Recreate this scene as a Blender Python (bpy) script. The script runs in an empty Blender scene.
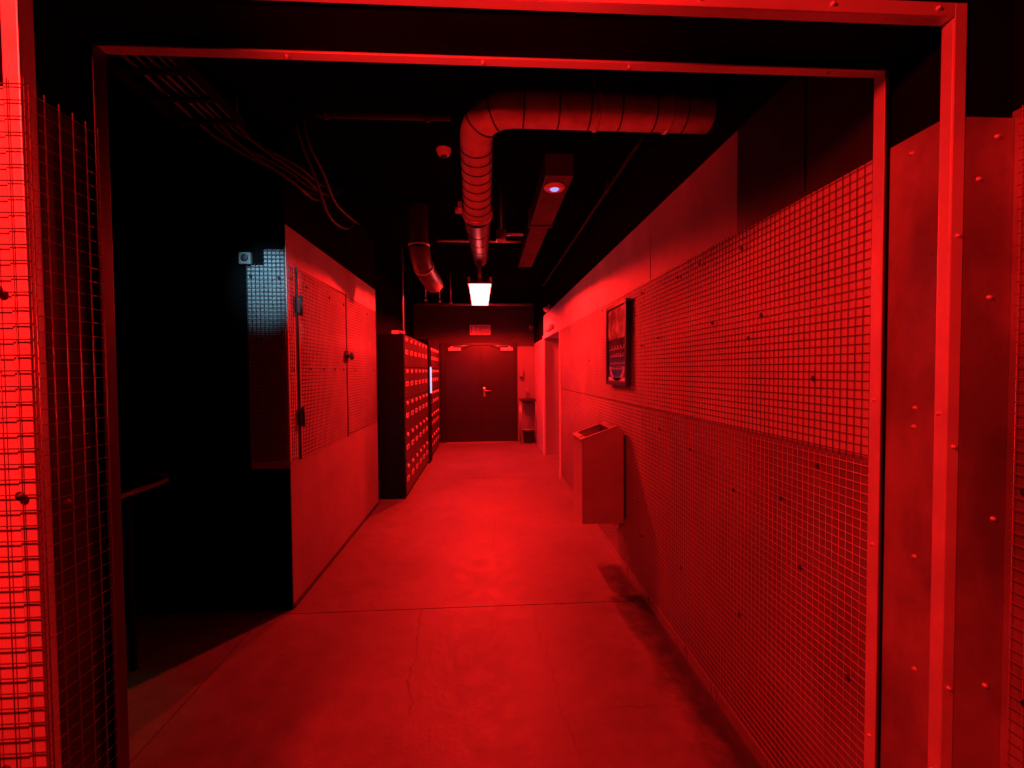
import bpy, math, random
from mathutils import Vector, Matrix
random.seed(7)
PI = math.pi
C = bpy.context.scene.collection
SC = bpy.context.scene

# ---------------------------------------------------------------- mesh builder
class MB:
    """Collects simple shapes into one mesh."""
    def __init__(s):
        s.v = []; s.f = []; s.mi = []; s.sm = []; s.m = 0
    def add(s, vs, fs, smooth=False):
        b = len(s.v); s.v += [tuple(p) for p in vs]
        for f in fs:
            s.f.append(tuple(b + i for i in f)); s.mi.append(s.m); s.sm.append(smooth)
    def box(s, x0, x1, y0, y1, z0, z1, bev=0.0):
        if bev > 0:
            return s.bevbox(x0, x1, y0, y1, z0, z1, bev)
        vs = [(x, y, z) for x in (x0, x1) for y in (y0, y1) for z in (z0, z1)]
        s.add(vs, [(0,1,3,2),(4,6,7,5),(0,4,5,1),(2,3,7,6),(0,2,6,4),(1,5,7,3)])
        return s
    def bevbox(s, x0, x1, y0, y1, z0, z1, b):
        import bmesh
        bm = bmesh.new(); bmesh.ops.create_cube(bm, size=1)
        bmesh.ops.scale(bm, vec=(x1-x0, y1-y0, z1-z0), verts=bm.verts)
        bmesh.ops.translate(bm, vec=((x0+x1)/2, (y0+y1)/2, (z0+z1)/2), verts=bm.verts)
        bmesh.ops.bevel(bm, geom=bm.edges[:], offset=b, segments=2, affect='EDGES', profile=.5)
        bm.verts.index_update()
        s.add([v.co for v in bm.verts], [[v.index for v in f.verts] for f in bm.faces]); bm.free()
        return s
    def tube(s, pts, r, n=8, cap=True, smooth=True):
        pts = [Vector(p) for p in pts]
        rs = r if isinstance(r, (list, tuple)) else [r]*len(pts)
        t0 = (pts[1]-pts[0]).normalized()
        up = Vector((0,0,1)) if abs(t0.z) < .9 else Vector((0,1,0))
        nrm = t0.cross(up).normalized()
        vs = []
        for i, p in enumerate(pts):
            if i == 0: t = pts[1]-pts[0]
            elif i == len(pts)-1: t = pts[-1]-pts[-2]
            else: t = (pts[i+1]-pts[i]).normalized() + (pts[i]-pts[i-1]).normalized()
            t.normalize()
            nrm = (nrm - t*nrm.dot(t)).normalized()
            bn = t.cross(nrm)
            for k in range(n):
                a = 2*PI*(k+.5)/n
                vs.append(p + (nrm*math.cos(a) + bn*math.sin(a))*rs[i])
        fs = []
        for i in range(len(pts)-1):
            for k in range(n):
                a, b = i*n+k, i*n+(k+1) % n
                fs.append((a, b, b+n, a+n))
        s.add(vs, fs, smooth and n > 4)
        if cap:
            b = len(s.v)-len(vs); L = (len(pts)-1)*n
            for f in (tuple(b+k for k in range(n))[::-1], tuple(b+L+k for k in range(n))):
                s.f.append(f); s.mi.append(s.m); s.sm.append(False)
        return s
    def prism(s, poly, a0, a1, axis='y'):
        """poly in the two other axes, extruded along axis"""
        def P(u, v, w):
            return {'x': (w,u,v), 'y': (u,w,v), 'z': (u,v,w)}[axis]
        n = len(poly)
        vs = [P(u,v,a0) for u,v in poly] + [P(u,v,a1) for u,v in poly]
        fs = [tuple(range(n))[::-1], tuple(range(n,2*n))] + [(i,(i+1)%n,n+(i+1)%n,n+i) for i in range(n)]
        s.add(vs, fs); return s
    def lathe(s, prof, c, axis=(0,0,1), n=20):
        """prof: (r, h) pairs along axis from c"""
        ax = Vector(axis).normalized(); u = ax.orthogonal().normalized(); w = ax.cross(u); c = Vector(c)
        vs = []
        for r, h in prof:
            for k in range(n):
                a = 2*PI*k/n; vs.append(c + ax*h + (u*math.cos(a)+w*math.sin(a))*max(r,1e-4))
        fs = []
        for i in range(len(prof)-1):
            for k in range(n):
                fs.append((i*n+k, i*n+(k+1)%n, (i+1)*n+(k+1)%n, (i+1)*n+k))
        s.add(vs, fs, True); return s
    def build(s, name, mats, parent=None, origin=None):
        me = bpy.data.meshes.new(name)
        o = Vector(origin) if origin else Vector((0,0,0))
        me.from_pydata([Vector(p)-o for p in s.v], [], s.f)
        for m in (mats if isinstance(mats, (list, tuple)) else [mats]): me.materials.append(m)
        me.polygons.foreach_set('material_index', s.mi); me.polygons.foreach_set('use_smooth', s.sm)
        import bmesh
        bm = bmesh.new(); bm.from_mesh(me); bmesh.ops.recalc_face_normals(bm, faces=bm.faces); bm.to_mesh(me); bm.free()
        me.update()
        ob = bpy.data.objects.new(name, me); C.objects.link(ob)
        ob.location = o
        if parent:
            ob.parent = parent; ob.location = o - world_loc(parent)
        return ob

def world_loc(o):
    v = Vector(o.location)
    while o.parent: o = o.parent; v += Vector(o.location)
    return v
def tag(o, label, cat, group=None, kind=None):
    o['label'] = label; o['category'] = cat
    if group: o['group'] = group
    if kind: o['kind'] = kind
    return o
def thing(name, label, cat, loc, group=None):
    o = bpy.data.objects.new(name, None); C.objects.link(o); o.location = loc; o.empty_display_size = .1
    return tag(o, label, cat, group)
def struct(o, label=None, cat=None):
    o['kind'] = 'structure'
    if label: o['label'] = label
    if cat: o['category'] = cat
    return o

# ---------------------------------------------------------------- materials
def nodes(name):
    m = bpy.data.materials.new(name); m.use_nodes = True
    nt = m.node_tree; b = nt.nodes['Principled BSDF']
    return m, nt, b
def N(nt, t, **kw):
    n = nt.nodes.new(t)
    for k, v in kw.items():
        if k in n.inputs: n.inputs[k].default_value = v
        else: setattr(n, k, v)
    return n
def math_n(nt, op, a, b=None, c=None):
    n = nt.nodes.new('ShaderNodeMath'); n.operation = op
    for i, x in enumerate((a, b, c)):
        if x is None: continue
        if isinstance(x, (int, float)): n.inputs[i].default_value = x
        else: nt.links.new(x, n.inputs[i])
    return n.outputs[0]
def ramp(nt, fac, stops):
    r = nt.nodes.new('ShaderNodeValToRGB'); nt.links.new(fac, r.inputs[0])
    e = r.color_ramp.elements
    while len(e) < len(stops): e.new(.5)
    for el, (p, c) in zip(e, stops):
        el.position = p; el.color = (c, c, c, 1) if isinstance(c, (int, float)) else (*c, 1)
    return r.outputs[0]
def noise(nt, scale, detail=4, vec=None, rough=.55):
    n = N(nt, 'ShaderNodeTexNoise'); n.inputs['Scale'].default_value = scale
    n.inputs['Detail'].default_value = detail; n.inputs['Roughness'].default_value = rough
    if vec is None:
        tc = N(nt, 'ShaderNodeTexCoord'); vec = tc.outputs['Object']
    nt.links.new(vec, n.inputs['Vector']); return n.outputs['Fac']
def mixcol(nt, fac, a, b, mode='MIX'):
    m = nt.nodes.new('ShaderNodeMix'); m.data_type = 'RGBA'; m.blend_type = mode
    if isinstance(fac, (int, float)): m.inputs[0].default_value = fac
    else: nt.links.new(fac, m.inputs[0])
    for i, x in ((6, a), (7, b)):
        if isinstance(x, tuple): m.inputs[i].default_value = (*x, 1)
        else: nt.links.new(x, m.inputs[i])
    return m.outputs[2]

def surf(name, col, rough=.5, metal=0., var=.15, scale=6., bump=0., bscale=40., spec=.5, stretch=None):
    m, nt, b = nodes(name)
    b.inputs['Roughness'].default_value = rough; b.inputs['Metallic'].default_value = metal
    b.inputs['Specular IOR Level'].default_value = spec
    tc = N(nt, 'ShaderNodeTexCoord'); vec = tc.outputs['Object']
    if stretch:
        mp = N(nt, 'ShaderNodeMapping'); mp.inputs['Scale'].default_value = stretch
        nt.links.new(vec, mp.inputs['Vector']); vec = mp.outputs[0]
    f = noise(nt, scale, 5, vec)
    if isinstance(col, (int, float)): col = (col, col, col)
    c = ramp(nt, f, [(.25, tuple(x*(1-var) for x in col)), (.75, tuple(min(1, x*(1+var)) for x in col))])
    nt.links.new(c, b.inputs['Base Color'])
    r = ramp(nt, f, [(.2, max(.05, rough-.1)), (.8, min(1, rough+.1))]); nt.links.new(r, b.inputs['Roughness'])
    if bump:
        bp = N(nt, 'ShaderNodeBump'); bp.inputs['Strength'].default_value = bump; bp.inputs['Distance'].default_value = .01
        nt.links.new(noise(nt, bscale, 4, vec), bp.inputs['Height']); nt.links.new(bp.outputs[0], b.inputs['Normal'])
    return m

def emit(name, col, s):
    m, nt, b = nodes(name)
    b.inputs['Base Color'].default_value = (.02,.02,.02,1)
    b.inputs['Emission Color'].default_value = (*col, 1); b.inputs['Emission Strength'].default_value = s
    return m

def floor_mat():
    m, nt, b = nodes('worn_concrete')
    tc = N(nt, 'ShaderNodeTexCoord'); P = tc.outputs['Object']
    sx = N(nt, 'ShaderNodeSeparateXYZ'); nt.links.new(P, sx.inputs[0])
    X, Y = sx.outputs[0], sx.outputs[1]
    big = noise(nt, 1.3, 6, P, .6); mid = noise(nt, 9, 6, P, .65); fine = noise(nt, 70, 3, P)
    base = ramp(nt, big, [(.3, .185), (.7, .275)])
    c2 = ramp(nt, mid, [(.25, .72), (.65, 1.0)])
    col = mixcol(nt, 1, base, c2, 'MULTIPLY')
    # small dark spots
    vo = N(nt, 'ShaderNodeTexVoronoi'); vo.inputs['Scale'].default_value = 3.1; nt.links.new(P, vo.inputs['Vector'])
    sp = math_n(nt, 'LESS_THAN', math_n(nt, 'ADD', vo.outputs['Distance'], math_n(nt, 'MULTIPLY', mid, .10)), .075)
    col = mixcol(nt, math_n(nt, 'MULTIPLY', sp, .6), col, (.08,.08,.08))
    # wandering hairline cracks, each a line near x = x0 between two y values
    wob = math_n(nt, 'MULTIPLY', math_n(nt, 'SUBTRACT', noise(nt, 4.5, 6, P, .7), .5), .16)
    crack = None
    for x0, slope, y0, y1, w in ((-.20, -.08, 1.95, 2.83, .0028), (.42, -.05, 1.7, 2.83, .0016), (-.1, .04, 3.6, 4.6, .0016)):
        t = math_n(nt, 'ADD', math_n(nt, 'SUBTRACT', X, x0), math_n(nt, 'ADD', wob, math_n(nt, 'MULTIPLY', Y, -slope)))
        k = math_n(nt, 'LESS_THAN', math_n(nt, 'ABSOLUTE', t), w)
        k = math_n(nt, 'MULTIPLY', k, math_n(nt, 'MULTIPLY', math_n(nt, 'GREATER_THAN', Y, y0), math_n(nt, 'LESS_THAN', Y, y1)))
        crack = k if crack is None else math_n(nt, 'MAXIMUM', crack, k)
    # a cross crack running to the right wall
    t = math_n(nt, 'ADD', math_n(nt, 'SUBTRACT', Y, 1.92), wob)
    k = math_n(nt, 'MULTIPLY', math_n(nt, 'LESS_THAN', math_n(nt, 'ABSOLUTE', t), .002), math_n(nt, 'GREATER_THAN', X, .5))
    crack = math_n(nt, 'MAXIMUM', crack, k)
    col = mixcol(nt, math_n(nt, 'MULTIPLY', crack, .7), col, (.06,.06,.06))
    # grime swept against the right-hand wall
    d = math_n(nt, 'SUBTRACT', X, math_n(nt, 'MULTIPLY', math_n(nt, 'SUBTRACT', mid, .5), .35))
    g = ramp(nt, d, [(.80, 0.), (.97, 1.)])
    gy = math_n(nt, 'MULTIPLY_ADD', math_n(nt, 'ADD', Y, math_n(nt, 'MULTIPLY', mid, 1.2)), -1.6, 6.6)
    cl = N(nt, 'ShaderNodeClamp'); nt.links.new(gy, cl.inputs[0]); gy = cl.outputs[0]
    g = math_n(nt, 'MULTIPLY', g, math_n(nt, 'MULTIPLY', gy, .85))
    col = mixcol(nt, g, col, (.03,.03,.03))
    # scuffs against the left wall
    d2 = math_n(nt, 'MULTIPLY', math_n(nt, 'ADD', X, math_n(nt, 'MULTIPLY', math_n(nt, 'SUBTRACT', mid, .5), .5)), -1)
    g2 = math_n(nt, 'MULTIPLY', ramp(nt, math_n(nt, 'SUBTRACT', d2, .3), [(.60, 0.), (.85, 1.)]), .45)
    g2 = math_n(nt, 'MULTIPLY', g2, math_n(nt, 'GREATER_THAN', Y, 2.85))
    col = mixcol(nt, g2, col, (.10,.10,.10))
    # old rough repair patch
    px = math_n(nt, 'MULTIPLY', math_n(nt, 'ADD', X, .06), 3.2); py = math_n(nt, 'MULTIPLY', math_n(nt, 'SUBTRACT', Y, 2.35), 1.6)
    rr = math_n(nt, 'SQRT', math_n(nt, 'ADD', math_n(nt, 'MULTIPLY', px, px), math_n(nt, 'MULTIPLY', py, py)))
    patch = ramp(nt, math_n(nt, 'ADD', rr, math_n(nt, 'MULTIPLY', math_n(nt, 'SUBTRACT', mid, .5), 1.3)), [(.35, 1.), (.95, 0.)])
    nt.links.new(col, b.inputs['Base Color'])
    nt.links.new(ramp(nt, mid, [(.3, .42), (.7, .62)]), b.inputs['Roughness'])
    h = math_n(nt, 'ADD', math_n(nt, 'MULTIPLY', fine, .25), math_n(nt, 'MULTIPLY', mid, .6))
    h = math_n(nt, 'SUBTRACT', h, math_n(nt, 'MULTIPLY', crack, .8))
    h = math_n(nt, 'ADD', h, math_n(nt, 'MULTIPLY', patch, math_n(nt, 'MULTIPLY', noise(nt, 22, 5, P, .7), 1.6)))
    bp = N(nt, 'ShaderNodeBump'); bp.inputs['Strength'].default_value = .35; bp.inputs['Distance'].default_value = .012
    nt.links.new(h, bp.inputs['Height']); nt.links.new(bp.outputs[0], b.inputs['Normal'])
    return m

def sheet_mat(name, lo, hi, rough, metal, stain=.5):
    """zinc sheet: cloudy, with drips and wiped smears"""
    m, nt, b = nodes(name)
    tc = N(nt, 'ShaderNodeTexCoord'); P = tc.outputs['Object']
    f = noise(nt, 2.2, 6, P, .6)
    mp = N(nt, 'ShaderNodeMapping'); mp.inputs['Scale'].default_value = (2.6, 2.6, 1.3); nt.links.new(P, mp.inputs['Vector'])
    s = noise(nt, 1.6, 5, mp.outputs[0], .6)
    c = ramp(nt, f, [(.3, lo), (.7, hi)])
    st = ramp(nt, s, [(.42, 1-stain), (.6, 1.)])
    nt.links.new(mixcol(nt, 1, c, st, 'MULTIPLY'), b.inputs['Base Color'])
    b.inputs['Metallic'].default_value = metal
    nt.links.new(ramp(nt, s, [(.3, rough-.1), (.7, rough+.12)]), b.inputs['Roughness'])
    bp = N(nt, 'ShaderNodeBump'); bp.inputs['Strength'].default_value = .12; bp.inputs['Distance'].default_value = .01
    nt.links.new(noise(nt, 5, 4, P), bp.inputs['Height']); nt.links.new(bp.outputs[0], b.inputs['Normal'])
    return m

M = {}
M['floor'] = floor_mat()
M['black'] = surf('black_paint', .0035, .85, 0, .3, 5, .05, spec=.05)
M['ceil'] = surf('black_ceiling_paint', .004, .9, 0, .4, 3, .1, spec=0.)
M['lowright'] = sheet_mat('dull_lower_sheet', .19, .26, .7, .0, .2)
M['endsheet'] = surf('grey_end_sheet', .34, .6, 0, .1, 5)
M['lowwall'] = surf('pockmarked_wall_plaster', .27, .6, 0, .18, 4, .25, 26)
M['upper'] = sheet_mat('shaded_upper_sheet', .010, .016, .6, 0, .2)  # near upper wall sheet, its lack of light painted into the colour
M['sheet'] = sheet_mat('galvanised_wall_sheet', .56, .68, .75, .0, .14)
M['jamb'] = sheet_mat('stained_steel_sheet', .28, .58, .36, .3, .4)
M['jamb_shaded'] = sheet_mat('shaded_steel_sheet', .05, .10, .4, .5, .5)  # left jamb sheet and upright, coloured dark for the shade they stand in
M['angle'] = surf('steel_angle', .78, .42, .35, .12, 9, .05)
M['wirefront'] = surf('zinc_wire', .34, .36, .4, .15, 30)
M['wirebright'] = surf('bright_zinc_wire', .62, .35, .2, .12, 30)
M['wiredark'] = surf('blackened_wire', .07, .4, .2, .2, 30)
M['wire'] = surf('galvanised_wire', .16, .36, .5, .12, 30)
M['steel'] = surf('brushed_steel', .42, .32, .55, .12, 12, .03, stretch=(1,1,.2))
M['binsteel'] = surf('bin_steel', .5, .36, .35, .10, 5, .03)
M['seam'] = surf('dark_duct_sealant', .03, .5, 0, .2, 20)
M['duct_shaded'] = surf('shaded_duct', .12, .4, .3, .25, 14, .1, 25)  # same duct metal darkened, for the runs that catch little light
M['duct'] = surf('galvanised_duct', .62, .36, .35, .25, 14, .1, 25)
M['dark'] = surf('dark_plastic', .03, .5, 0, .2, 12)
M['doorpaint'] = surf('dark_door_paint', .021, .35, 0, .12, 4)
M['darkwall'] = surf('dark_plaster', .06, .7, 0, .3, 3, .1)
M['locker'] = surf('locker_front_laminate', .07, .4, 0, .15, 10)
M['lockerbody'] = surf('black_locker_carcass', .006, .7, 0, .2, 8, spec=.1)
M['pale'] = surf('pale_plastic', .85, .4, 0, .06, 10)
M['palewall'] = surf('white_wall_paint', .22, .5, 0, .06, 3)
M['whitewall'] = surf('recess_wall_paint', .5, .5, 0, .06, 3)
M['chrome'] = surf('chrome', .7, .2, .7, .05, 10)
M['rail'] = surf('grey_rail_paint', .2, .4, 0, .1, 12)
M['traymetal'] = surf('black_tray', .012, .5, 0, .3, 20, spec=.3)
M['trunk'] = surf('dark_trunk_sheet', .016, .5, 0, .3, 6)
M['cable'] = surf('black_cable_sheath', .03, .35, 0, .3, 30)
M['grout'] = surf('joint_filler', .09, .9, 0, .3, 20)

# ---------------------------------------------------------------- setting
# key planes
XR, XL = 1.03, -1.232          # corridor side walls
YP0, YP1 = .915, 1.10          # the portal pier
ZC = 2.95                      # ceiling
YE = 9.55                      # far wall

f = MB(); f.box(-4, 4, -3, 10.2, -.2, -.006); g = .004
f.m = 0
xs = [(-4, -1.385-g), (-1.385+g, 4)]; ys = [(-3, 2.835-g), (2.835+g, 6.3-g), (6.3+g, 10.2)]
f.m = 1
for a in xs:
    for b_ in ys: f.box(a[0], a[1], b_[0], b_[1], -.0061, 0)
fl = struct(f.build('floor', [M['grout'], M['floor']]), 'worn grey concrete floor with joints, cracks and grime', 'floor')
struct(MB().box(-4, 4, -3, 10.2, ZC, ZC+.15).build('ceiling', M['ceil']), 'black painted ceiling', 'ceiling')

# right corridor wall: zinc sheets below, black above, doorway recess near the far end
w = MB()
def sheetwall(w, x0, x1, y0, y1, zt, z0=0.):
    w.m = 0; w.box(x0, x1, y0, y1, z0, zt)
    w.m = 1; w.box(x0, x1, y0, y1, zt, ZC)
w.m = 4; w.box(XR, 2.2, YP1+.002, 6.16, 0, 1.258)
w.m = 0; w.box(XR, 2.2, YP1+.002, 1.8, 1.258, 2.052); w.box(XR, 2.2, 1.8, 6.16, 1.258, 2.47)
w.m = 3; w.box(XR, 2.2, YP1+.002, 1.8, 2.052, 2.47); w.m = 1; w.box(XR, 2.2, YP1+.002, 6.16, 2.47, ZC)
sheetwall(w, XR, 2.2, 6.16, 7.95, 2.47, 2.075)
w.m = 2; w.box(XR, 2.2, 7.95, YE, 0, 2.075); w.m = 1; w.box(XR, 2.2, 7.95, YE, 2.075, ZC)
w.m = 0
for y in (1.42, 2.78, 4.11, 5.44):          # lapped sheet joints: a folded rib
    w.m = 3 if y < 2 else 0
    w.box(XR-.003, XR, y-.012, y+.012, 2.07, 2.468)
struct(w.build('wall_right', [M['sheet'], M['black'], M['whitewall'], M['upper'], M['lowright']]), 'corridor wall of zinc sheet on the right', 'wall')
struct(MB().box(2.2, 2.35, 6.0, 8.1, 0, ZC).build('wall_recess', M['palewall']), 'back wall of the doorway recess on the right', 'wall')

# left block and the wall behind the lockers
w = MB()
w.m = 1; w.box(-3.2, XL-.004, 2.89, 5.155, 0, ZC); w.m = 2; w.box(XL-.004, XL, 2.89, 5.16, 0, .945); w.m = 0; w.box(XL-.004, XL, 2.89, 5.16, .945, 2.42); w.m = 3; w.box(-1.468, -1.362, 2.886, 2.89, .9, 2.165); w.box(-1.362, XL-.004, 2.886, 2.89, .9, 2.262)
w.m = 1; w.box(-3.2, -1.50, 5.16, YE, 0, ZC)
struct(w.build('wall_left', [M['sheet'], M['black'], M['lowwall'], M['endsheet']]), 'wall block on the left, zinc sheet below black paint', 'wall')
# far wall
w = MB(); w.m = 0; w.box(-3.2, 2.2, YE, YE+.2, 0, ZC)
w.m = 1; w.box(.665, 1.028, YE-.02, YE, .0, 2.02)
struct(w.build('wall_back', [M['darkwall'], M['palewall']]), 'dark far wall around the double door with a white panel beside it', 'wall')
# side passage end, far left
struct(MB().box(-3.4, -3.2, 1.1, 9.75, 0, ZC).build('wall_passage', M['black']), 'black end wall of the side passage on the left', 'wall')
# portal piers and lintel
struct(MB().box(-3.4, -.880, YP0, YP1, 0, ZC).build('wall_front_left', M['black']), 'left pier of the portal', 'wall')
struct(MB().box(1.022, 2.2, YP0, YP1, 0, ZC).build('wall_front_right', M['black']), 'right pier of the portal', 'wall')
struct(MB().box(-.880, 1.022, YP0, YP1, 2.252, ZC).build('wall_lintel', M['black']), 'black lintel over the portal', 'wall')
w = MB(); w.m = 0; w.box(1.130, 1.5, -3, YP0, 0, 2.045); w.m = 1; w.box(1.130, 1.5, -3, YP0, 2.045, ZC)
struct(w.build('wall_near_right', [M['jamb'], M['black']]), 'side wall in front of the portal at the right picture edge', 'wall')
struct(MB().box(1.022, 1.029, YP1+.01, 6.15, .0, .055).build('baseboard_right', M['steel']), 'low steel skirting strip along the right wall', 'skirting')
struct(MB().box(XL, XL+.006, 2.9, 5.15, 0, .03).build('baseboard_left', M['dark']), 'dark skirting strip along the left wall', 'skirting')

# portal frame of steel angle
def Lbar(mb, x0, x1, y0, y1, z0, z1): mb.box(x0, x1, y0, y1, z0, z1, .002)
def screw(parent, p, nrm, r=.005, name='screw'):
    mb = MB(); mb.lathe([(r*1.25,0),(r*1.25,.0012),(r,.0016),(r*.95,.004),(r*.6,.0058),(0,.006)], p, nrm, 12)
    return mb.build(name, M['angle'], parent, p)
t = thing('door_frame', 'outer red-lit steel angle frame around the near face of the portal', 'frame', (1.0, .93, 0))
p = MB(); Lbar(p, .988, 1.016, .908, .911, 0, 2.263); Lbar(p, .988, .991, .911, .937, 0, 2.235); p.build('right_upright', M['angle'], t)
p = MB(); Lbar(p, -.894, -.864, .908, .911, 0, 2.263); Lbar(p, -.867, -.864, .911, .940, 0, 2.235); p.build('left_upright', M['angle'], t)
p = MB(); Lbar(p, -.864, .988, .908, .911, 2.235, 2.263); Lbar(p, -.864, .988, .911, .937, 2.235, 2.238); p.build('head_bar', M['angle'], t)
for x in (-.4, .12, .44, .72, .95): screw(t, (x, .908, 2.250), (0,-1,0), .004)
for z in (1.78, 1.33, .8): screw(t, (1.003, .908, z), (0,-1,0), .004)
for z in (1.40, .6): screw(t, (.988, .926, z), (-1,0,0), .004)
t = thing('door_frame', 'inner steel angle frame at the far edge of the portal', 'frame', (1.0, 1.09, 0))
p = MB(); Lbar(p, .982, .985, 1.067, 1.0995, 0, 2.232); Lbar(p, .985, 1.0205, 1.0965, 1.0995, 0, 2.232); p.build('right_upright', M['angle'], t)
p = MB(); Lbar(p, -.860, -.857, 1.062, 1.0995, 0, 2.232); Lbar(p, -.8785, -.860, 1.0965, 1.0995, 0, 2.232); p.build('left_upright', M['jamb_shaded'], t)
p = MB(); Lbar(p, -.857, .982, 1.072, 1.0995, 2.229, 2.232); Lbar(p, -.857, .982, 1.0965, 1.0995, 2.232, 2.251); p.build('head_bar', M['angle'], t)
for x in (-.45, .0, .35, .85): screw(t, (x, 1.084, 2.229), (0,0,-1), .004)
for z in (1.42, 1.05, .55): screw(t, (.982, 1.083, z), (-1,0,0), .004)

# zinc sheets on the piers
t = thing('steel_sheet', 'stained steel sheet lining the right jamb of the portal, between its two frames', 'sheet', (1.018, 1.0, 0))
MB().box(1.017, 1.0215, .947, 1.087, 0, 2.05).build('sheet', M['jamb'], t)
for y, z in ((1.03, 2.01), (1.01, 1.405), (1.012, 1.36), (1.005, 1.05), (1.0, .78), (.99, .48), (1.06, .3)): screw(t, (1.017, y, z), (-1,0,0), .0045)
t = thing('steel_sheet', 'smeared steel sheet facing us right of the portal, beside the near wire mesh', 'sheet', (1.08, .912, 0))
MB().box(1.0185, 1.129, .9105, .9145, 0, 2.03).build('sheet', M['jamb'], t)
for x, z in ((1.09, 1.99), (1.08, 1.65), (1.10, 1.17), (1.09, .80), (1.05, 1.9)): screw(t, (x, .9105, z), (0,-1,0), .0045)
t = thing('steel_sheet', 'bright steel sheet behind the wire mesh at the left picture edge', 'sheet', (-1.1, .912, 0))
MB().box(-1.6, -.8965, .9112, .9145, 0, 2.04).build('sheet', M['sheet'], t)
t = thing('steel_sheet', 'shade-toned steel sheet lining the left jamb behind its wire mesh', 'sheet', (-.875, 1.0, 0))
MB().box(-.8795, -.876, .947, 1.087, 0, 2.04).build('sheet', M['jamb_shaded'], t)

# ---------------------------------------------------------------- welded wire mesh
P_ = .0252
def wire_panel(plane, c, a0, a1, z0, z1, out, r=.0009, vfront=True, tail=.012, a_cut=None, r2=None, pitch=P_):
    """grid of wires. plane 'x': wires lie in x=c, a is y.  plane 'y': y=c, a is x. out = direction to the viewer (+1/-1)"""
    mb = MB()
    def pt(a, z, off):
        return (c+off*out, a, z) if plane == 'x' else (a, c+off*out, z)
    nz = int(round((z1-z0)/pitch)); na = int(round((a1-a0)/pitch))
    fo, bo = (r*1.9, 0) if vfront else (0, r*1.9)
    rv = r if vfront else r*.8; rh = r2 or r*1.3
    for i in range(na+1):
        a = a0 + (a1-a0)*i/na
        zt = z1
        if a_cut and a < a_cut[0]: zt = a_cut[1]
        mb.tube([pt(a, z0-tail, fo), pt(a, zt+tail, fo)], rv, 6)
    for k in range(nz+1):
        z = z0 + (z1-z0)*k/nz
        s = a_cut[0] if a_cut and z > a_cut[1] else a0
        mb.tube([pt(s-.004, z, bo), pt(a1+.004, z, bo)], rh, 6)
    return mb
def clip(parent, plane, c, a, z, out, name='fixing_washer', s=.009):
    p = (c, a, z) if plane == 'x' else (a, c, z)
    n = (out,0,0) if plane == 'x' else (0,out,0)
    mb = MB(); mb.lathe([(0,-.001),(s*.35,-.001),(s*.35,.002),(s,.0025),(s,.0042),(s*.45,.0045),(s*.4,.0085),(0,.009)], p, n, 12)
    return mb.build(name, M['dark'], parent, p)
def mesh_thing(label, plane, c, a0, a1, z0, z1, out, clips=(), group=None, mat='wire', **kw):
    loc = (c, (a0+a1)/2, z0) if plane == 'x' else ((a0+a1)/2, c, z0)
    t = thing('wire_mesh_panel', label, 'wire mesh', loc, group)
    wire_panel(plane, c, a0, a1, z0, z1, out, **kw).build('wire_grid', M[mat], t)
    for a, z in clips: clip(t, plane, c+out*.001, a, z, out)
    return t
mesh_thing('upper welded wire mesh panel along the right corridor wall, behind the poster', 'x', 1.0252, 1.12, 6.13, 1.265, 2.045, -1,
           [(1.75,1.98),(2.1,2.0),(2.35,1.99),(2.9,2.0),(3.9,2.02),(4.6,2.0),(5.5,2.0),(1.62,1.70),(1.70,1.62),(1.98,1.71),(2.62,1.69),(1.35,1.47),(2.9,1.66),(4.4,1.6)], r=.0009, r2=.0013)
mesh_thing('lower welded wire mesh panel along the right corridor wall, down behind the waste bin', 'x', 1.0252, 1.12, 6.13, .065, 1.235, -1, mat='wirebright', vfront=False, clips=
           [(1.33,1.20),(1.5,1.05),(1.8,1.0),(2.2,1.1),(2.6,1.15),(1.4,.85),(1.75,.5),(2.3,.45),(2.9,.4),(1.2,.62)])
mesh_thing('wire mesh panel on the left jamb of the portal, its wire ends sticking up', 'x', -.8535, .910, 1.061, .03, 2.03, 1, [(.955,1.24)], mat='wire', r=.0013, r2=.0007, pitch=.0297)
mesh_thing('brightly lit wire mesh panel at the left picture edge, over bright steel sheet', 'y', .9045, -1.4, -.8535, .03, 2.04, -1,
           [(-.91,1.66),(-.885,1.27),(-.93,.74)], vfront=False, r=.0013, r2=.0014, mat='wire', pitch=.0297)
mesh_thing('wire mesh panel at the right picture edge on the near side wall', 'x', 1.115, -.6, .885, .02, 2.03, -1,
           [(.86,1.24),(.85,.8)], vfront=False, mat='wirebright')
mesh_thing('narrow strip of wire mesh on the left wall, before the mesh hatch', 'x', XL+.007, 2.905, 2.99, .955, 2.165, 1, [(2.95,2.1),(2.95,1.52)], r=.0014)
mesh_thing('wire mesh panel on the left wall, beyond the mesh hatch towards the lockers', 'x', XL+.007, 4.07, 5.14, .955, 2.165, 1, [(4.3,1.52),(4.75,2.1),(5.0,1.52)], r=.0014)
mesh_thing('wire mesh panel lit bluish white on the end of the left wall block', 'y', 2.876, -1.462, -1.238, .955, 2.255, -1, [(-1.27,2.09),(-1.44,2.1)], a_cut=(-1.36, 2.16), r=.0018, mat='wiredark')

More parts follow.
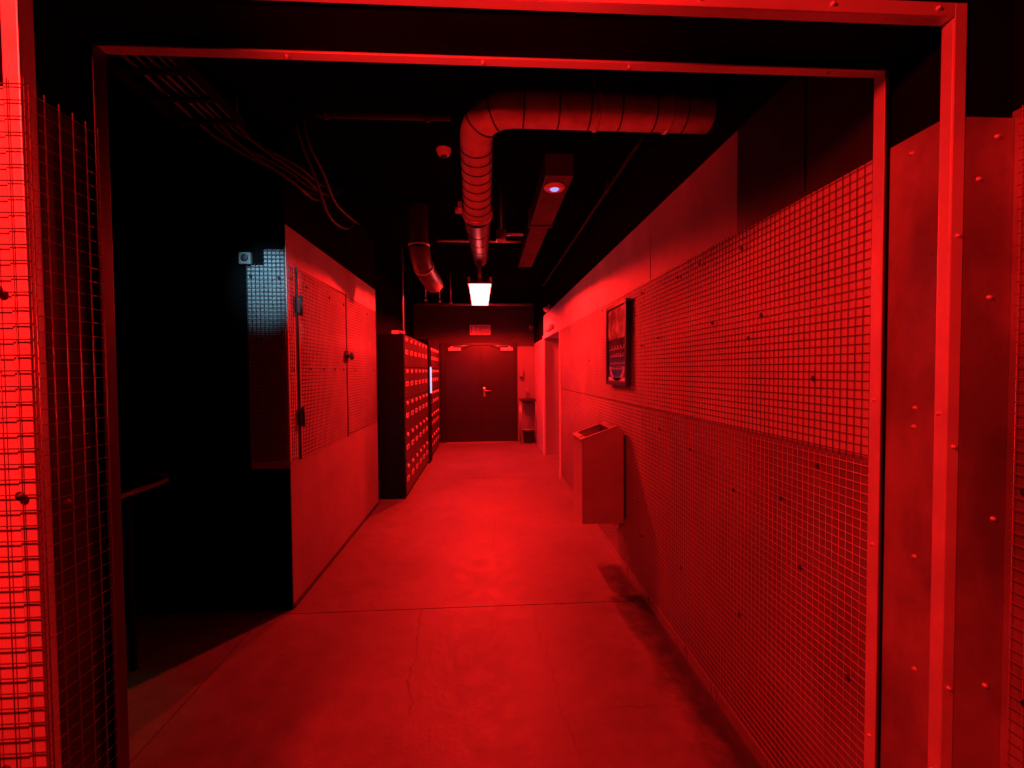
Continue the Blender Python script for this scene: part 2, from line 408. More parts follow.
# mesh covered hatch in the left wall
t = thing('serving_hatch', 'closed mesh-covered hatch in the left wall with two dark hinges and a knob', 'hatch', (XL, 3.54, .93))
MB().box(XL+.0005, XL+.006, 3.045, 4.045, .935, 2.17).build('panel', M['sheet'], t)
wire_panel('x', XL+.014, 3.06, 4.03, .955, 2.155, 1, r=.0014).build('wire_grid', M['wire'], t)
fr = MB(); fr.box(XL+.0008, XL+.012, 3.028, 3.042, .93, 2.19); fr.box(XL+.0008, XL+.012, 4.048, 4.060, .93, 2.19); fr.box(XL+.0008, XL+.009, 3.042, 4.048, 2.172, 2.186)
fr.build('gap_strip', M['dark'], t)
for z in (1.94, 1.21):
    hb = MB(); hb.box(XL+.006, XL+.026, 3.005, 3.065, z-.055, z+.055, .004); hb.tube([(XL+.028,3.036,z-.065),(XL+.028,3.036,z+.065)], .011, 10)
    hb.build('hinge', M['dark'], t)
k = MB(); k.lathe([(.02,0),(.02,.012),(.012,.014),(.012,.03),(.03,.036),(.034,.05),(.026,.062),(0,.064)], (XL+.016, 4.02, 1.64), (1,0,0), 16); k.build('knob', M['dark'], t)
MB().box(XL+.017, XL+.023, 3.98, 4.06, 1.59, 1.69, .002).build('knob_plate', M['dark'], t)
for y in (3.2, 3.45, 3.7, 3.92): clip(t, 'x', XL+.018, y, 1.525, 1, 'fixing_washer', .012)
for y in (3.15, 3.6, 3.95): clip(t, 'x', XL+.018, y, 2.08, 1, 'fixing_washer', .012)

# ---------------------------------------------------------------- poster
t = thing('framed_poster', 'dark framed poster hanging on the wire mesh of the right wall', 'poster', (1.0, 3.385, 1.38))
y0, y1, z0, z1 = 3.12, 3.65, 1.385, 2.008
fr = MB()
fr.box(.984, 1.0185, y0, y0+.03, z0, z1, .003); fr.box(.984, 1.0185, y1-.03, y1, z0, z1, .003)
fr.box(.984, 1.0185, y0+.03, y1-.03, z0, z0+.03, .003); fr.box(.984, 1.0185, y0+.03, y1-.03, z1-.03, z1, .003)
fr.build('frame', M['dark'], t)
m, nt, b = nodes('poster_picture')
tc = N(nt, 'ShaderNodeTexCoord'); ff = noise(nt, 7, 5, tc.outputs['Object'], .65)
nt.links.new(ramp(nt, ff, [(.36, .03), (.5, .25), (.62, .6)]), b.inputs['Base Color']); b.inputs['Roughness'].default_value = .3
M['print'] = m
M['ink'] = surf('poster_black', .012, .3, 0, .2, 10); M['inkpale'] = surf('poster_pale_ink', .7, .4, 0, .3, 25)
MB().box(.996, 1.018, y0+.03, y1-.03, z0+.03, z1-.03).build('backing', M['ink'], t)
MB().box(.9945, .996, y0+.045, y1-.045, 1.74, z1-.045).build('picture', M['print'], t)
for z, h, n, a, b2 in ((1.655,.036,5,.07,.45),(1.60,.030,6,.09,.43),(1.545,.02,8,.07,.45),(1.505,.026,6,.08,.44)):
    L = (b2-a)/n; tx = MB(); tx.box(.9948, .996, y0+a, y0+b2, z, z+h*.14)
    for i in range(n):      # broken strokes: the wording cannot be read in the photograph
        s = random.uniform(.55, .9)*L; zz = random.uniform(.6, 1.)*h
        tx.box(.9948, .996, y0+a+i*L, y0+a+i*L+s, z, z+zz*.42); tx.box(.9948, .996, y0+a+i*L, y0+a+i*L+s*.3, z, z+h*.9)
    tx.build('lettering_line', M['inkpale'], t)
tx = MB()
for k in range(14):
    a = PI*k/13 + PI; yy = y0+.26+.17*math.cos(a); zz = 1.515+.085*math.sin(a)
    tx.box(.9948, .996, yy-.022, yy+.022, zz-.012, zz+.012)
tx.build('emblem', M['inkpale'], t)
MB().box(.9948, .996, y0+.045, y1-.045, z0+.035, z0+.06).build('bottom_strip', M['pale'], t)

# ---------------------------------------------------------------- waste bin
BX0, BX1, BY0, BY1 = .695, 1.004, 3.235, 3.56
t = thing('waste_bin', 'steel wall-mounted waste bin with a sloping open top on the right wall', 'bin', (BX1, 3.4, .36))
b = MB()
zf, zp, zb = .995, 1.085, 1.045       # front lip, ridge, back
prof = [(BX0, .372), (BX1, .372), (BX1, zb), (BX1-.05, zp), (BX0, zf)]
th = .004
# two gable sides, front, back, bottom and the sloping top with its opening
b.prism(prof, BY0, BY0+th, 'y'); b.prism(prof, BY1-th, BY1, 'y')
b.box(BX0, BX0+th, BY0+th, BY1-th, .372, zf); b.box(BX1-th, BX1, BY0+th, BY1-th, .372, zb); b.box(BX0+th, BX1-th, BY0+th, BY1-th, .372, .376)
b.build('body', M['binsteel'], t)
def top(x): return zf + (zp-zf)*(x-BX0)/(BX1-.05-BX0)
tp = MB()
def slab(xa, xb, ya, yb, d=.005, e=0.):
    vs = []
    for x in (xa, xb):
        for y in (ya, yb):
            for dz in (0, d): vs.append((x, y, top(x)+dz+e))
    tp.add(vs, [(0,1,3,2),(4,6,7,5),(0,4,5,1),(2,3,7,6),(0,2,6,4),(1,5,7,3)])
ox0, ox1, oy0, oy1 = BX0+.03, BX1-.10, BY0+.03, BY1-.03
slab(BX0-.012, ox0, BY0-.006, BY1+.006); slab(ox1, BX1-.05, BY0-.006, BY1+.006); slab(ox0, ox1, BY0-.006, oy0); slab(ox0, ox1, oy1, BY1+.006)
tp.add([(BX1-.05,BY0-.006,zp+.005),(BX1-.05,BY1+.006,zp+.005),(BX1,BY0-.006,zb+.005),(BX1,BY1+.006,zb+.005),(BX1-.05,BY0-.006,zp),(BX1-.05,BY1+.006,zp),(BX1,BY0-.006,zb),(BX1,BY1+.006,zb)],
       [(0,1,3,2),(4,6,7,5),(0,4,5,1),(2,3,7,6),(0,2,6,4),(1,5,7,3)])
tp.build('lid', M['steel'], t)
MB().box(ox0-.003, ox0, oy0, oy1, top(ox0)-.08, top(ox0)+.002).build('opening_liner', M['dark'], t)
MB().box(ox1, ox1+.003, oy0, oy1, top(ox0)-.08, top(ox1)+.002).build('opening_liner', M['dark'], t)
for y in (BY0+.01, BY1-.03): MB().box(BX1, 1.0195, y, y+.02, .40, 1.02).build('wall_bracket', M['dark'], t)

# ---------------------------------------------------------------- lockers
def locker_bank(label, ya, ncol, pitch):
    yb = ya + ncol*pitch
    t = thing('locker_bank', label, 'lockers', (-1.2, (ya+yb)/2, 0), 'locker banks on the left')
    MB().box(-1.44, -.962, ya, yb, .0, 1.945, .004).build('body', M['lockerbody'], t)
    tmpl = None
    for c in range(ncol):
        for r in range(5):
            y0 = ya + c*pitch + .006; z0 = .045 + r*.378
            o = (-.962, y0, z0)
            if tmpl is None:
                d = MB().box(-.962, -.945, y0, y0+pitch-.012, z0+.004, z0+.372, .003).build('door', M['locker'], t, o)
                yc = y0+.10; zl = z0+.325
                l = MB(); l.lathe([(.026,0),(.026,.006),(.022,.014),(.012,.018),(0,.018)], (-.945, yc, zl), (1,0,0), 12)
                l = l.build('lock', M['pale'], d, (-.945, yc, zl))
                n = MB().box(-.945, -.940, y0+.03, y0+.185, z0+.15, z0+.205, .001); n.m = 1
                n.box(-.9402, -.9395, y0+.07, y0+.145, z0+.164, z0+.190)
                n = n.build('number_plate', [M['pale'], M['dark']], d, (-.945, y0+.1, z0+.17))
                tmpl = (d, l, n)
            else:
                d = tmpl[0].copy(); C.objects.link(d); d.parent = t; d.location = Vector(o) - Vector(t.location)
                for k in tmpl[1:]:
                    q = k.copy(); C.objects.link(q); q.parent = d
    return t
locker_bank('nearer bank of lockers, six columns wide, showing its black end panel', 5.34, 6, .343)
locker_bank('farther bank of lockers, beyond the glowing screen column', 7.735, 4, .343)
t = thing('locker_terminal', 'black control column with a pale glowing screen between the two locker banks', 'terminal', (-1.2, 7.56, 0))
MB().box(-1.44, -.925, 7.405, 7.728, 0, 2.03, .006).build('body', M['lockerbody'], t)
MB().box(-.925, -.917, 7.44, 7.69, 1.12, 1.60, .003).build('screen_bezel', M['dark'], t)
M['screen'] = emit('lit_screen', (.62, .62, 1.), 1.1)
MB().box(-.917, -.915, 7.46, 7.67, 1.145, 1.575).build('screen', M['screen'], t)
MB().box(-.925, -.905, 7.52, 7.62, .98, 1.04, .003).build('card_reader', M['dark'], t)
t = thing('junction_box', 'small pale box lying on top of the nearer lockers', 'box', (-1.02, 5.5, 1.945))
bx = MB(); bx.box(-1.11, -1.0, 5.40, 5.60, 1.946, 1.985, .006); bx.build('box', M['pale'], t)
MB().box(-1.105, -1.005, 5.405, 5.595, 1.9855, 1.992, .003).build('lid', M['pale'], t)
t = thing('conduit_pipe', 'thin bright upright conduit rising from the front corner of the nearer lockers', 'pipe', (-.965, 5.37, 1.945))
MB().tube([(-.962, 5.37, 1.946), (-.962, 5.37, ZC)], .011, 10).build('pipe', M['chrome'], t)
MB().lathe([(.028,0),(.028,.006),(.015,.01),(.015,.03)], (-.962,5.37,1.946), (0,0,1), 12).build('base_flange', M['chrome'], t)

# ---------------------------------------------------------------- far double door
t = bpy.data.objects.new('door_1', None); C.objects.link(t); t.location = (-.11, YE, 0)
struct(t, 'dark double door with closers and a lever handle at the far end', 'door')
fr = MB(); fr.box(-.95, -.855, YE-.05, YE-.002, 0, 2.10, .004); fr.box(.62, .660, YE-.05, YE-.002, 0, 2.10, .004); fr.box(-.855, .62, YE-.05, YE-.002, 2.045, 2.10, .004)
fr.build('door_frame', M['doorpaint'], t)
for s, xa, xb in ((-1, -.852, -.121), (1, -.115, .617)):
    lf = MB().box(xa, xb, YE-.045, YE-.004, .012, 2.042, .003).build('leaf', M['doorpaint'], t, (xa, YE-.03, 0))
    xc = -.65 if s < 0 else .44
    cl = MB(); cl.box(xc-.13, xc+.13, YE-.115, YE-.046, 1.93, 1.995, .008); cl.lathe([(.03,0),(.03,.03),(0,.03)], (xc+.06*s, YE-.08, 1.995), (0,0,1), 12)
    cl = cl.build('door_closer', M['pale'], lf, (xc, YE-.08, 1.96))
    ar = MB(); ar.tube([(xc+.06*s, YE-.08, 2.03), (xc-.22*s, YE-.17, 2.03), (xc-.33*s, YE-.052, 2.035)], .010, 8)
    ar.build('closer_arm', M['chrome'], lf, (xc, YE-.08, 2.03))
    if s > 0:
        h = MB(); h.box(-.055, -.015, YE-.053, YE-.045, .97, 1.15, .003); h.tube([(-.035, YE-.05, 1.09), (-.035, YE-.105, 1.09), (-.02, YE-.115, 1.09), (.105, YE-.115, 1.088)], .012, 8)
        h.build('lever_handle', M['chrome'], lf, (-.035, YE-.05, 1.09))
        ast = MB(); ast.box(-.117, -.075, YE-.052, YE-.0455, .02, 2.03, .002); ast.build('meeting_strip', M['doorpaint'], lf, (-.1, YE-.05, 1))
MB().box(-.86, .66, YE-.10, YE-.003, 0, .011, .003).build('threshold', M['chrome'], t)

# exit sign above it: running figure, door and arrow
t = thing('exit_sign', 'small exit sign with a running figure above the far double door', 'sign', (-.11, YE, 2.27))
sx0, sx1, sz0, sz1 = -.33, .105, 2.262, 2.478
bd = MB(); bd.box(sx0, sx1, YE-.05, YE-.001, sz0, sz1, .006); bd.build('housing', M['pale'], t)
M['signred'] = surf('sign_field', (.48,.52,.48), .4, 0, .05, 8)
MB().box(sx0+.02, sx1-.02, YE-.053, YE-.05, sz0+.02, sz1-.02).build('sign_field', M['signred'], t)
pg = MB(); Y0, Y1 = YE-.056, YE-.053
def stroke(pts, r=.009):
    for (a, b2) in zip(pts[:-1], pts[1:]):
        dx, dz = b2[0]-a[0], b2[1]-a[1]; L = math.hypot(dx, dz); nx, nz = -dz/L*r, dx/L*r
        pg.prism([(a[0]+nx,a[1]+nz),(a[0]-nx,a[1]-nz),(b2[0]-nx,b2[1]-nz),(b2[0]+nx,b2[1]+nz)], Y0, Y1, 'y')
pg.box(-.285, -.215, Y0, Y1, 2.30, 2.44)
cx, cz = -.17, 2.37
pg.prism([(cx+.012+.014*math.cos(a*PI/5), 2.433+.014*math.sin(a*PI/5)) for a in range(10)], Y0, Y1, 'y')
stroke([(cx+.005, 2.415), (cx-.005, 2.36)], .013); stroke([(cx, 2.36), (cx+.03, 2.335), (cx+.02, 2.30)]); stroke([(cx-.005, 2.36), (cx-.015, 2.325), (cx-.045, 2.318)])
stroke([(cx+.004, 2.408), (cx+.038, 2.39), (cx+.05, 2.405)], .007); stroke([(cx+.002, 2.405), (cx-.03, 2.395), (cx-.035, 2.37)], .007)
pg.box(-.06, .075, Y0, Y1, 2.355, 2.385); pg.prism([(-.085, 2.37), (-.035, 2.325), (-.035, 2.415)], Y0, Y1, 'y')
pg.build('pictogram', M['pale'], t)

# steel trim of the recess opening on the right
t = struct(MB().box(XR-.02, XR+.02, 7.915, 7.952, 0, 2.115, .004).box(XR-.02, XR+.02, 6.145, 6.178, 0, 2.115, .004).box(XR-.02, XR+.02, 6.178, 7.915, 2.055, 2.115, .004).build('trim_1', M['pale']),
           'pale frame around the doorway recess in the right wall', 'trim')
# small devices
t = thing('wall_lamp', 'small unlit emergency lamp above the doorway recess frame on the right', 'lamp', (XR, 7.0, 2.125))
MB().box(.97, XR-.001, 6.75, 7.35, 2.135, 2.20, .008).build('housing', M['steel'], t)
MB().box(.963, .970, 6.80, 7.30, 2.142, 2.192, .004).build('cover', M['pale'], t)
t = thing('security_camera', 'tiny white camera high on the far wall, right of the door', 'camera', (.97, YE, 2.41))
MB().lathe([(.05,0),(.05,.012),(.02,.016),(.02,.06)], (.97, YE-.001, 2.43), (0,-1,0), 14).build('mount', M['pale'], t)
MB().tube([(.97,YE-.05,2.42),(.955,YE-.20,2.385)], .036, 14).build('camera_body', M['pale'], t)
MB().tube([(.9548,YE-.2015,2.3847),(.9535,YE-.215,2.3815)], .026, 14).build('camera_lens', M['dark'], t)
t = thing('motion_sensor', 'small pale sensor high on the right wall just before the doorway recess', 'sensor', (XR, 7.2, 2.47))
MB().lathe([(.02,0),(.02,.03),(.045,.035),(.045,.09),(.02,.11),(0,.112)], (XR-.001, 7.2, 2.52), (-.8,-.2,-.5), 14).build('sensor_head', M['pale'], t)
MB().box(XR-.02, XR, 7.16, 7.24, 2.48, 2.56, .004).build('base', M['pale'], t)

# wash stand and wastebasket
t = thing('wash_stand', 'small dark wash basin on a thin pipe frame right of the far door', 'basin', (.86, 9.3, 0))
bs = MB()
bs.lathe([(.0,-.07),(.07,-.068),(.125,-.045),(.155,0),(.162,.014),(.15,.014),(.118,-.035),(.06,-.055),(0,-.056)], (.86, 9.30, .905), (0,0,1), 24); bs.build('basin', M['dark'], t)
sh = MB(); sh.box(.70, .71, 9.12, 9.48, .885, .915, .002); sh.box(.71, 1.01, 9.46, 9.48, .885, .915, .002); sh.box(1.01, 1.02, 9.12, 9.48, .885, .915, .002); sh.box(.71, 1.01, 9.12, 9.135, .885, .915, .002); sh.build('rim', M['dark'], t)
for x in (.708, 1.012):
    for y in (9.13, 9.47): MB().tube([(x,y,0),(x,y,.888)], .011, 8).build('leg', M['steel'], t)
MB().tube([(.708,9.13,.30),(1.012,9.13,.30)], .009, 8).build('cross_bar', M['steel'], t)
tp_ = MB(); tp_.tube([(.86,9.47,.9),(.86,9.47,1.08),(.86,9.44,1.11),(.86,9.36,1.10),(.86,9.345,1.07)], .010, 8); tp_.build('tap', M['chrome'], t)
t = thing('wastebasket', 'dark tapered wastebasket on the floor under the wash basin', 'bin', (.87, 9.30, 0))
MB().lathe([(0,.002),(.085,.002),(.088,.01),(.125,.25),(.132,.252),(.132,.262),(.118,.262),(.112,.24),(.08,.012),(0,.012)], (.87, 9.30, 0), (0,0,1), 24).build('basket', M['doorpaint'], t)
MB().lathe([(.092,0),(.097,.0),(.099,.02),(.094,.02)], (.87, 9.30, .02), (0,0,1), 24).build('base_band', M['dark'], t)
t = thing('soap_dispenser', 'small soap dispenser on the white wall panel above the wash basin', 'dispenser', (.75, YE-.02, 1.35))
MB().box(.70, .79, YE-.10, YE-.021, 1.36, 1.52, .012).build('body', M['palewall'], t)
MB().box(.715, .775, YE-.115, YE-.10, 1.345, 1.385, .004).build('lever', M['dark'], t)

# ---------------------------------------------------------------- flood lamp
LX, LY = -.052, 4.6
t = thing('floodlight', 'glowing white flood lamp hanging from a pole over the corridor', 'lamp', (LX, LY, 2.18))
zt, zb2 = 2.370, 2.175
tw, bw, td, bd_ = .109, .081, .07, .05
def frust(mb, tw, td, bw, bd_, zt, zb, faces):
    vs = [(LX-bw,LY-bd_,zb),(LX+bw,LY-bd_,zb),(LX+bw,LY+bd_,zb),(LX-bw,LY+bd_,zb),(LX-tw,LY-td,zt),(LX+tw,LY-td,zt),(LX+tw,LY+td,zt),(LX-tw,LY+td,zt)]
    F = {'b':(0,3,2,1),'t':(4,5,6,7),'f':(0,1,5,4),'r':(1,2,6,5),'k':(2,3,7,6),'l':(3,0,4,7)}
    mb.add(vs, [F[c] for c in faces])
m, nt, b = nodes('glowing_lamp_glass')       # clear glass cover that glows: passes the lamp's light, adds its own
tr_ = N(nt, 'ShaderNodeBsdfTransparent'); em_ = N(nt, 'ShaderNodeEmission'); ad_ = N(nt, 'ShaderNodeAddShader')
em_.inputs[0].default_value = (1., .080, .083, 1); em_.inputs[1].default_value = 7.5
nt.links.new(tr_.outputs[0], ad_.inputs[0]); nt.links.new(em_.outputs[0], ad_.inputs[1])
nt.links.new(ad_.outputs[0], nt.nodes['Material Output'].inputs['Surface'])
M['lens'] = M['lensb'] = m
ln = MB(); frust(ln, tw, td, bw, bd_, zt, zb2, 'frklt'); ln.m = 1; frust(ln, tw, td, bw, bd_, zt, zb2, 'b')
ln.build('diffuser', [M['lens'], M['lensb']], t)
hd = MB(); hd.box(LX-tw-.012, LX+tw+.012, LY-td-.012, LY+td+.012, zt+.001, zt+.018, .004)
for k in range(7): hd.box(LX-.09+k*.03-.003, LX-.09+k*.03+.003, LY-td, LY+td, zt+.018, zt+.045)
hd.build('housing', M['steel'], t)
for s in (-1, 1):
    MB().lathe([(.008,0),(.011,.004),(.011,.05),(.006,.055),(0,.055)], (LX+s*(tw+.0), LY-td, zt+.018), (0,0,1), 10).build('bolt', M['pale'], t)
MB().tube([(LX, LY, zt+.04), (LX-.006, LY, 2.59)], .017, 12).build('pole', M['steel'], t)
MB().tube([(LX-.006, LY, 2.565), (LX-.006, LY, 2.632)], .030, 12).build('pole_joint', M['dark'], t)

# ---------------------------------------------------------------- ducts
def arc(a, b, c, n=8):
    a, b, c = Vector(a), Vector(b), Vector(c)
    return [(a*(1-t)**2 + b*2*t*(1-t) + c*t*t) for t in [i/n for i in range(n+1)]]
t = thing('air_duct', 'large round spiral duct with an elbow, crossing in from the right and running away overhead', 'duct', (0, 2.6, 2.4))
R = .078
hz = [(XR-.002, 2.04, 2.665), (.16, 2.04, 2.672)]
MB().tube(hz, R, 28, False).build('cross_run', M['duct'], t)
el = arc((.16, 2.04, 2.672), (-.035, 2.04, 2.672), (-.035, 2.19, 2.60), 10)
MB().tube(el, R*1.0, 28, False).build('elbow', M['duct'], t)
dn = [(-.035, 2.19, 2.60), (-.040, 2.62, 2.40)]
MB().tube(dn, R, 28, False).build('sloping_run', M['duct'], t)
fa = [(-.040, 2.62, 2.40), (-.042, 2.75, 2.41), (-.05, 5.3, 2.80)]
MB().tube(fa, [R*.99, R*1.0, R*1.0], 28, False).build('far_run', M['duct_shaded'], t)
def ring(a, b, fr_, h=.006, wdt=.012, name='duct_ring', RR=R, mt='duct'):
    a, b = Vector(a), Vector(b); c = a.lerp(b, fr_); d = (b-a).normalized()
    mb = MB(); mb.lathe([(RR*.985,-wdt),(RR+h,-wdt*.8),(RR+h,wdt*.8),(RR*.985,wdt)], c, d, 28)
    return mb.build(name, M['seam' if name == 'seam_rib' else 'duct'], t, c)
for fr_ in (.02, .2, .36, .52, .70, .86): ring(hz[1], hz[0], fr_, .002, .004, 'seam_rib')
for fr_ in (.40, .78): ring(hz[1], hz[0], fr_, .007, .009)
ring(el[3], el[4], .5, .003, .004, 'seam_rib'); ring(el[6], el[7], .5, .003, .004, 'seam_rib')
for k in range(8): ring(dn[0], dn[1], .06+k*.115, .0022, .004, 'seam_rib')
ring(dn[0], dn[1], .97, .010, .014)
for k in range(5): ring(fa[1], fa[2], .1+k*.18, .003, .005, 'seam_rib', R)
st = MB(); st.box(-.15, -.125, 2.56, 2.60, 2.41, 2.452, .002); st.box(-.165, -.12, 2.575, 2.615, 2.40, 2.425, .002); st.build('clamp_ear', M['steel'], t)
MB().tube([(.5, 2.04, 2.73), (.5, 2.04, ZC)], .004, 6).build('hanger_rod', M['steel'], t)
MB().tube([(-.046, 4.2, 2.70), (-.046, 4.2, ZC)], .004, 6).build('hanger_rod', M['steel'], t)

t = thing('air_duct', 'short round duct bending away, left of the large spiral duct', 'duct', (-.56, 4.2, 2.5))
R2 = .088
s1 = [(-.575, 4.0, 2.94), (-.572, 4.0, 2.60)]
MB().tube(s1, R2*.92, 24, False).build('drop', M['duct_shaded'], t)
e2 = arc((-.572, 4.0, 2.60), (-.57, 4.03, 2.42), (-.50, 4.5, 2.36), 8)
MB().tube(e2, R2, 24, False).build('elbow', M['duct_shaded'], t)
for c_, d_ in (((-.572,4.0,2.605),(0,0,1)), (tuple(e2[4]), tuple(e2[5]-e2[3]))):
    MB().lathe([(R2*.98,-.012),(R2+.006,-.010),(R2+.006,.010),(R2*.98,.012)], c_, d_, 24).build('duct_ring', M['duct'], t, c_)
t = thing('ventilation_trunk', 'dark rectangular ventilation trunk along the ceiling, with a round speaker under it', 'duct', (.5, 4.3, 2.8))
tr = MB(); tr.box(.41, .60, 3.02, 4.05, 2.80, 2.948, .004); tr.build('near_section', M['trunk'], t)
tr = MB(); tr.box(.42, .59, 4.08, 5.7, 2.81, 2.948, .004); tr.build('far_section', M['trunk'], t)
MB().box(.40, .61, 4.045, 4.085, 2.79, 2.949, .003).build('joint_flange', M['darkwall'], t)
t = thing('ceiling_speaker', 'round ceiling fitting with a glowing blue centre under the rectangular trunk', 'speaker', (.497, 3.2, 2.80))
MB().lathe([(.075,0),(.077,-.006),(.070,-.016),(.045,-.020),(.030,-.016)], (.497, 3.2, 2.8), (0,0,1), 28).build('rim', M['pale'], t)
M['led'] = emit('blue_led', (.30, .28, 1.), 1.6)
MB().lathe([(.031,-.015),(.026,-.024),(.012,-.030),(0,-.031)], (.497, 3.2, 2.8), (0,0,1), 20).build('blue_lens', M['led'], t)
t = thing('smoke_detector', 'small round detector on the ceiling, left of the large spiral duct', 'detector', (-.26, 3.0, 2.95))
MB().lathe([(.050,0),(.050,-.012),(.042,-.018),(.040,-.034),(.028,-.042),(0,-.043)], (-.26, 3.0, 2.949), (0,0,1), 24).build('head', M['pale'], t)
MB().lathe([(.024,-.0405),(.018,-.050),(0,-.052)], (-.26, 3.0, 2.949), (0,0,1), 18).build('sensor_cap', M['dark'], t)

def pipe(label, pts, r, mat='steel', hangers=(), name='ceiling_pipe'):
    t = thing(name, label, 'pipe', pts[0])
    MB().tube(pts, r, 10).build('pipe', M[mat], t)
    for h in hangers:
        mb = MB(); mb.tube([(h[0],h[1],h[2]+r), (h[0],h[1],ZC)], .005, 6)
        mb.lathe([(r*1.02,-.012),(r+.006,-.012),(r+.006,.012),(r*1.02,.012)], h[:3], h[3], 14); mb.build('hanger', M['dark'], t)
    return t
pipe('thin ceiling pipe crossing left of the duct elbow, held by a black hanger', [(-.84, 2.37, 2.81), (-.17, 2.37, 2.81)], .020, 'darkwall', [(-.285,2.37,2.81,(1,0,0)),(-.80,2.37,2.81,(1,0,0))])
pipe('conduit crossing overhead behind the floodlight pole, from duct to trunk', [(-.52, 5.0, 2.93), (.40, 5.0, 2.93)], .016, 'duct')
pipe('conduit along the top of the far wall under the ceiling', [(-1.48, 9.50, 2.90), (1.02, 9.50, 2.90)], .032, 'duct')
pipe('slim conduit running along the top of the right wall under the ceiling', [(.93, 2.6, 2.86), (.93, 7.2, 2.86)], .014, 'trunk', [(.93,3.4,2.86,(0,1,0)),(.93,5.2,2.86,(0,1,0))])
for i, (x, y, z, lab) in enumerate(((-.86, 6.6, 2.52, 'short rod hanging from the ceiling over the lockers, leftmost of three'), (-.66, 6.6, 2.50, 'short rod hanging from the ceiling over the lockers, middle of three'), (-.50, 6.6, 2.48, 'bright short rod hanging from the ceiling nearest the floodlight'))):
    t = thing('hanging_rod', lab, 'rod', (x, y, ZC), 'ceiling rods by the floodlight')
    MB().tube([(x, y, z+.03), (x, y, ZC)], .009, 8).build('rod', M['chrome'], t)
    MB().lathe([(.0,0),(.02,.0),(.024,.02),(.02,.05),(.009,.06)], (x,y,z), (0,0,1), 12).build('rod_end', M['chrome'], t)
t = thing('junction_box', 'square metal junction box beside the far run of the spiral duct', 'box', (.13, 3.5, 2.55))
MB().box(.09, .165, 3.48, 3.56, 2.51, 2.59, .004).build('box', M['steel'], t)
MB().box(.092, .163, 3.474, 3.48, 2.512, 2.588, .002).build('lid', M['steel'], t)
MB().tube([(.127, 3.52, 2.59), (.127, 3.52, ZC)], .010, 8).build('conduit', M['steel'], t)
MB().tube([(.165, 3.52, 2.56), (.30, 3.52, 2.56)], .012, 8).build('side_conduit', M['duct'], t)

# cable tray with sagging cables
t = thing('cable_tray', 'black cable tray under the ceiling over the left passage', 'tray', (-1.3, 2.2, 2.8))
tr = MB()
for x in (-1.52, -1.22): tr.box(x-.004, x+.004, 1.12, 2.42, 2.74, 2.79)
for k in range(7): tr.box(-1.52, -1.22, 1.2+k*.19, 1.225+k*.19, 2.738, 2.75)
tr.build('ladder', M['traymetal'], t)
for y in (1.5, 2.35):
    for x in (-1.515, -1.225): MB().tube([(x, y, 2.79), (x, y, ZC)], .005, 6).build('hanger_rod', M['cable'], t)
spec = [('thick cable lying in the tray, nearest the corridor', -1.25, .011), ('second cable from the corridor side of the tray', -1.29, .009), ('third cable from the corridor side of the tray', -1.33, .012), ('fourth cable from the corridor side of the tray', -1.37, .009), ('cable on the far left side of the tray', -1.43, .013)]
for i, (lab, x, r) in enumerate(spec):
    pts = []
    for k in range(8): pts.append((x + .006*math.sin(k*1.3+i*2), 1.14+k*.172, 2.7515+r))
    amp = (.13, .06, .17, .09, .12)[i]
    for k in range(1, 12):
        q = k/11
        e = min(1, q/.4); e = e*e*(3-2*e)
        pts.append((x + (-1.05-.028*i-x)*e, 2.344+q*1.2, 2.7515+r - amp*math.sin(q*PI) + .17*q**3))
    t2 = MB().tube(pts, r, 8).build('cable', M['cable'], None, pts[0]); tag(t2, lab, 'cable', 'cables in the tray')
for i, (lab, x, s_) in enumerate((('drooping cable loop hanging from the ceiling beside the tray, higher one', -.96, .10), ('drooping cable loop hanging from the ceiling beside the tray, lower one', -1.0, .19))):
    pts = [(x, 2.5, ZC-.001), (x, 2.52, 2.80)] + [(x+.01*math.sin(k), 2.6+k*.09, 2.74 - s_*math.sin(k/11*PI) - k*.008) for k in range(12)]
    pts += [(pts[-1][0], pts[-1][1]+.05, 2.72), (pts[-1][0], pts[-1][1]+.06, ZC-.001)]
    t2 = MB().tube(pts, .010, 8).build('cable', M['cable'], None, pts[0]); tag(t2, lab, 'cable', 'cable loops below the tray')

# ---------------------------------------------------------------- left passage
t = thing('handrail', 'grey handrail end in the dark passage on the left', 'handrail', (-1.82, 2.3, 0))
MB().tube([(-1.80, 1.2, .9), (-1.80, 2.56, .9), (-1.80, 2.62, .905), (-1.83, 2.65, .92), (-1.93, 2.66, .945)], .015, 12).build('rail', M['rail'], t)
for y in (1.4, 2.35): MB().tube([(-1.80, y, 0), (-1.80, y, .885)], .016, 10).build('post', M['lockerbody'], t)
t = thing('wall_plate', 'small grey square plate with a round dial beside the bluish lit mesh', 'plate', (-1.467, 2.88, 2.2))
MB().box(-1.502, -1.432, 2.862, 2.8895, 2.168, 2.240, .004).build('plate', M['palewall'], t)
MB().lathe([(.022,0),(.022,.004),(.017,.008),(0,.008)], (-1.467, 2.862, 2.206), (0,-1,0), 18).build('dial', M['dark'], t)

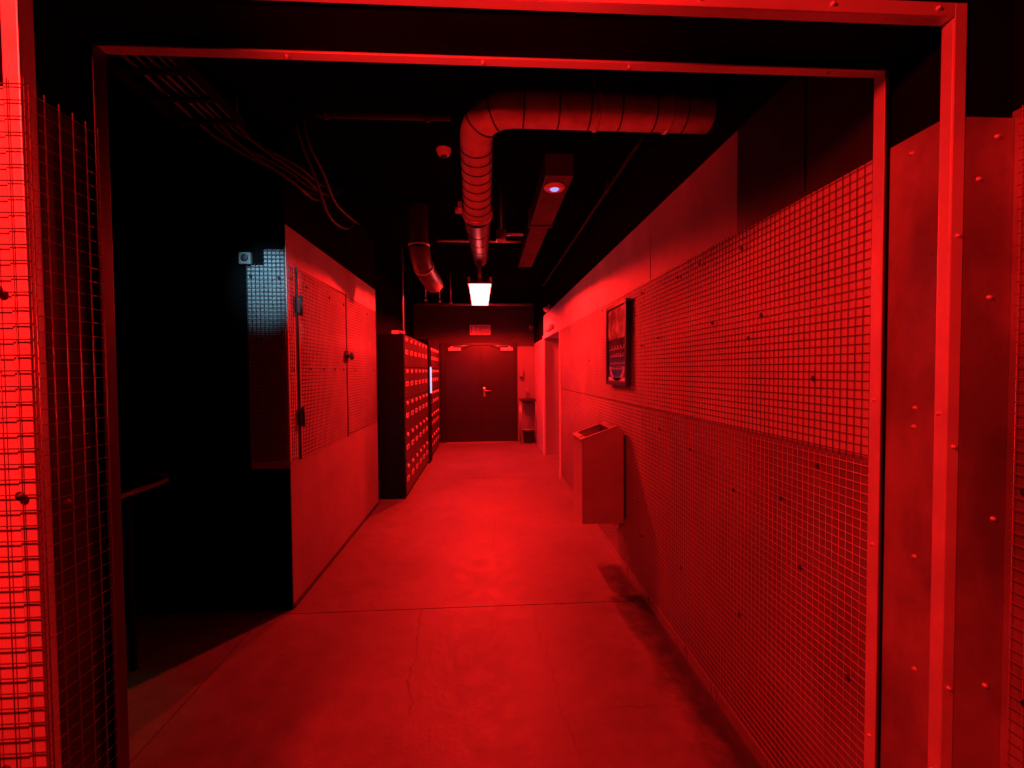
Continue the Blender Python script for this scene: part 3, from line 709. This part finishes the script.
# ---------------------------------------------------------------- lights
def area(name, loc, target, size, power, col, spread=PI):
    d = bpy.data.lights.new(name, 'AREA'); d.energy = power; d.size = size; d.color = col; d.spread = spread
    o = bpy.data.objects.new(name, d); C.objects.link(o); o.location = loc
    o.rotation_euler = (Vector(target)-Vector(loc)).to_track_quat('-Z', 'Y').to_euler(); return o
RED = (1., .0095, .0080)
def spot(name, loc, target, power, col, deg, blend, rad):
    d = bpy.data.lights.new(name, 'SPOT'); d.energy = power; d.color = col; d.spot_size = math.radians(deg); d.spot_blend = blend; d.shadow_soft_size = rad
    o = bpy.data.objects.new(name, d); C.objects.link(o); o.location = loc
    o.rotation_euler = (Vector(target)-Vector(loc)).to_track_quat('-Z', 'Y').to_euler(); return o
area('red_room_lamp', (-.92, -.1, 2.50), (-.1, 1.5, .8), .20, 82, RED)
spot('duct_fill', (-.55, -.5, 1.55), (.25, 2.05, 2.66), 260, RED, 36, 1., .05)  # added spot that brightens the duct; no fitting belongs to it
spot('flood_beam', (LX, LY, 2.360), (LX, LY+.045, 1.360), 300, RED, 180, .10, .03)
spot('far_fill', (-.05, 7.7, 2.74), (-.05, 7.75, 0), 680, RED, 158, .3, .05)  # added unseen light behind the floodlight, brightening the far floor
d = bpy.data.lights.new('screen_light', 'AREA'); d.shape = 'RECTANGLE'; d.size = .4; d.size_y = .2; d.energy = 1.1; d.color = (.45, .3, 1.)
o = bpy.data.objects.new('screen_light', d); C.objects.link(o); o.location = (-.912, 7.565, 1.36); o.rotation_euler = (0, -PI/2, 0)
spot('cool_spot', (-1.222, 2.0, 2.55), (-1.35, 2.88, 2.07), 62, (.33, .72, 1.), 29, 1., .03)
spot('green_sign_glow', (-2.4, 2.25, 1.6), (-1.72, 1.96, 0), 2.0, (.05, 1., .3), 32, 1., .06)

wd = bpy.data.worlds.new('dark'); SC.world = wd; wd.use_nodes = True
wd.node_tree.nodes['Background'].inputs[0].default_value = (0, 0, 0, 1); wd.node_tree.nodes['Background'].inputs[1].default_value = 0

# ---------------------------------------------------------------- camera
fpx = 450.
cd = bpy.data.cameras.new('camera'); cam = bpy.data.objects.new('camera', cd); C.objects.link(cam)
cd.sensor_fit = 'HORIZONTAL'; cd.sensor_width = 36; cd.lens = 36*fpx/1024; cd.clip_start = .02
cam.location = (0, 0, 1.5)
yaw = math.atan(26/fpx); pitch = math.atan(13/fpx)
cam.rotation_euler = (Matrix.Rotation(-yaw, 3, 'Z') @ Matrix.Rotation(PI/2 - pitch, 3, 'X') @ Matrix.Rotation(-.008, 3, 'Z')).to_euler()   # the phone was held a little off level
SC.camera = cam
SC.view_settings.view_transform = 'Standard'; SC.view_settings.look = 'None'
SC.view_settings.exposure = 0; SC.view_settings.gamma = 1; SC.view_settings.use_curve_mapping = False
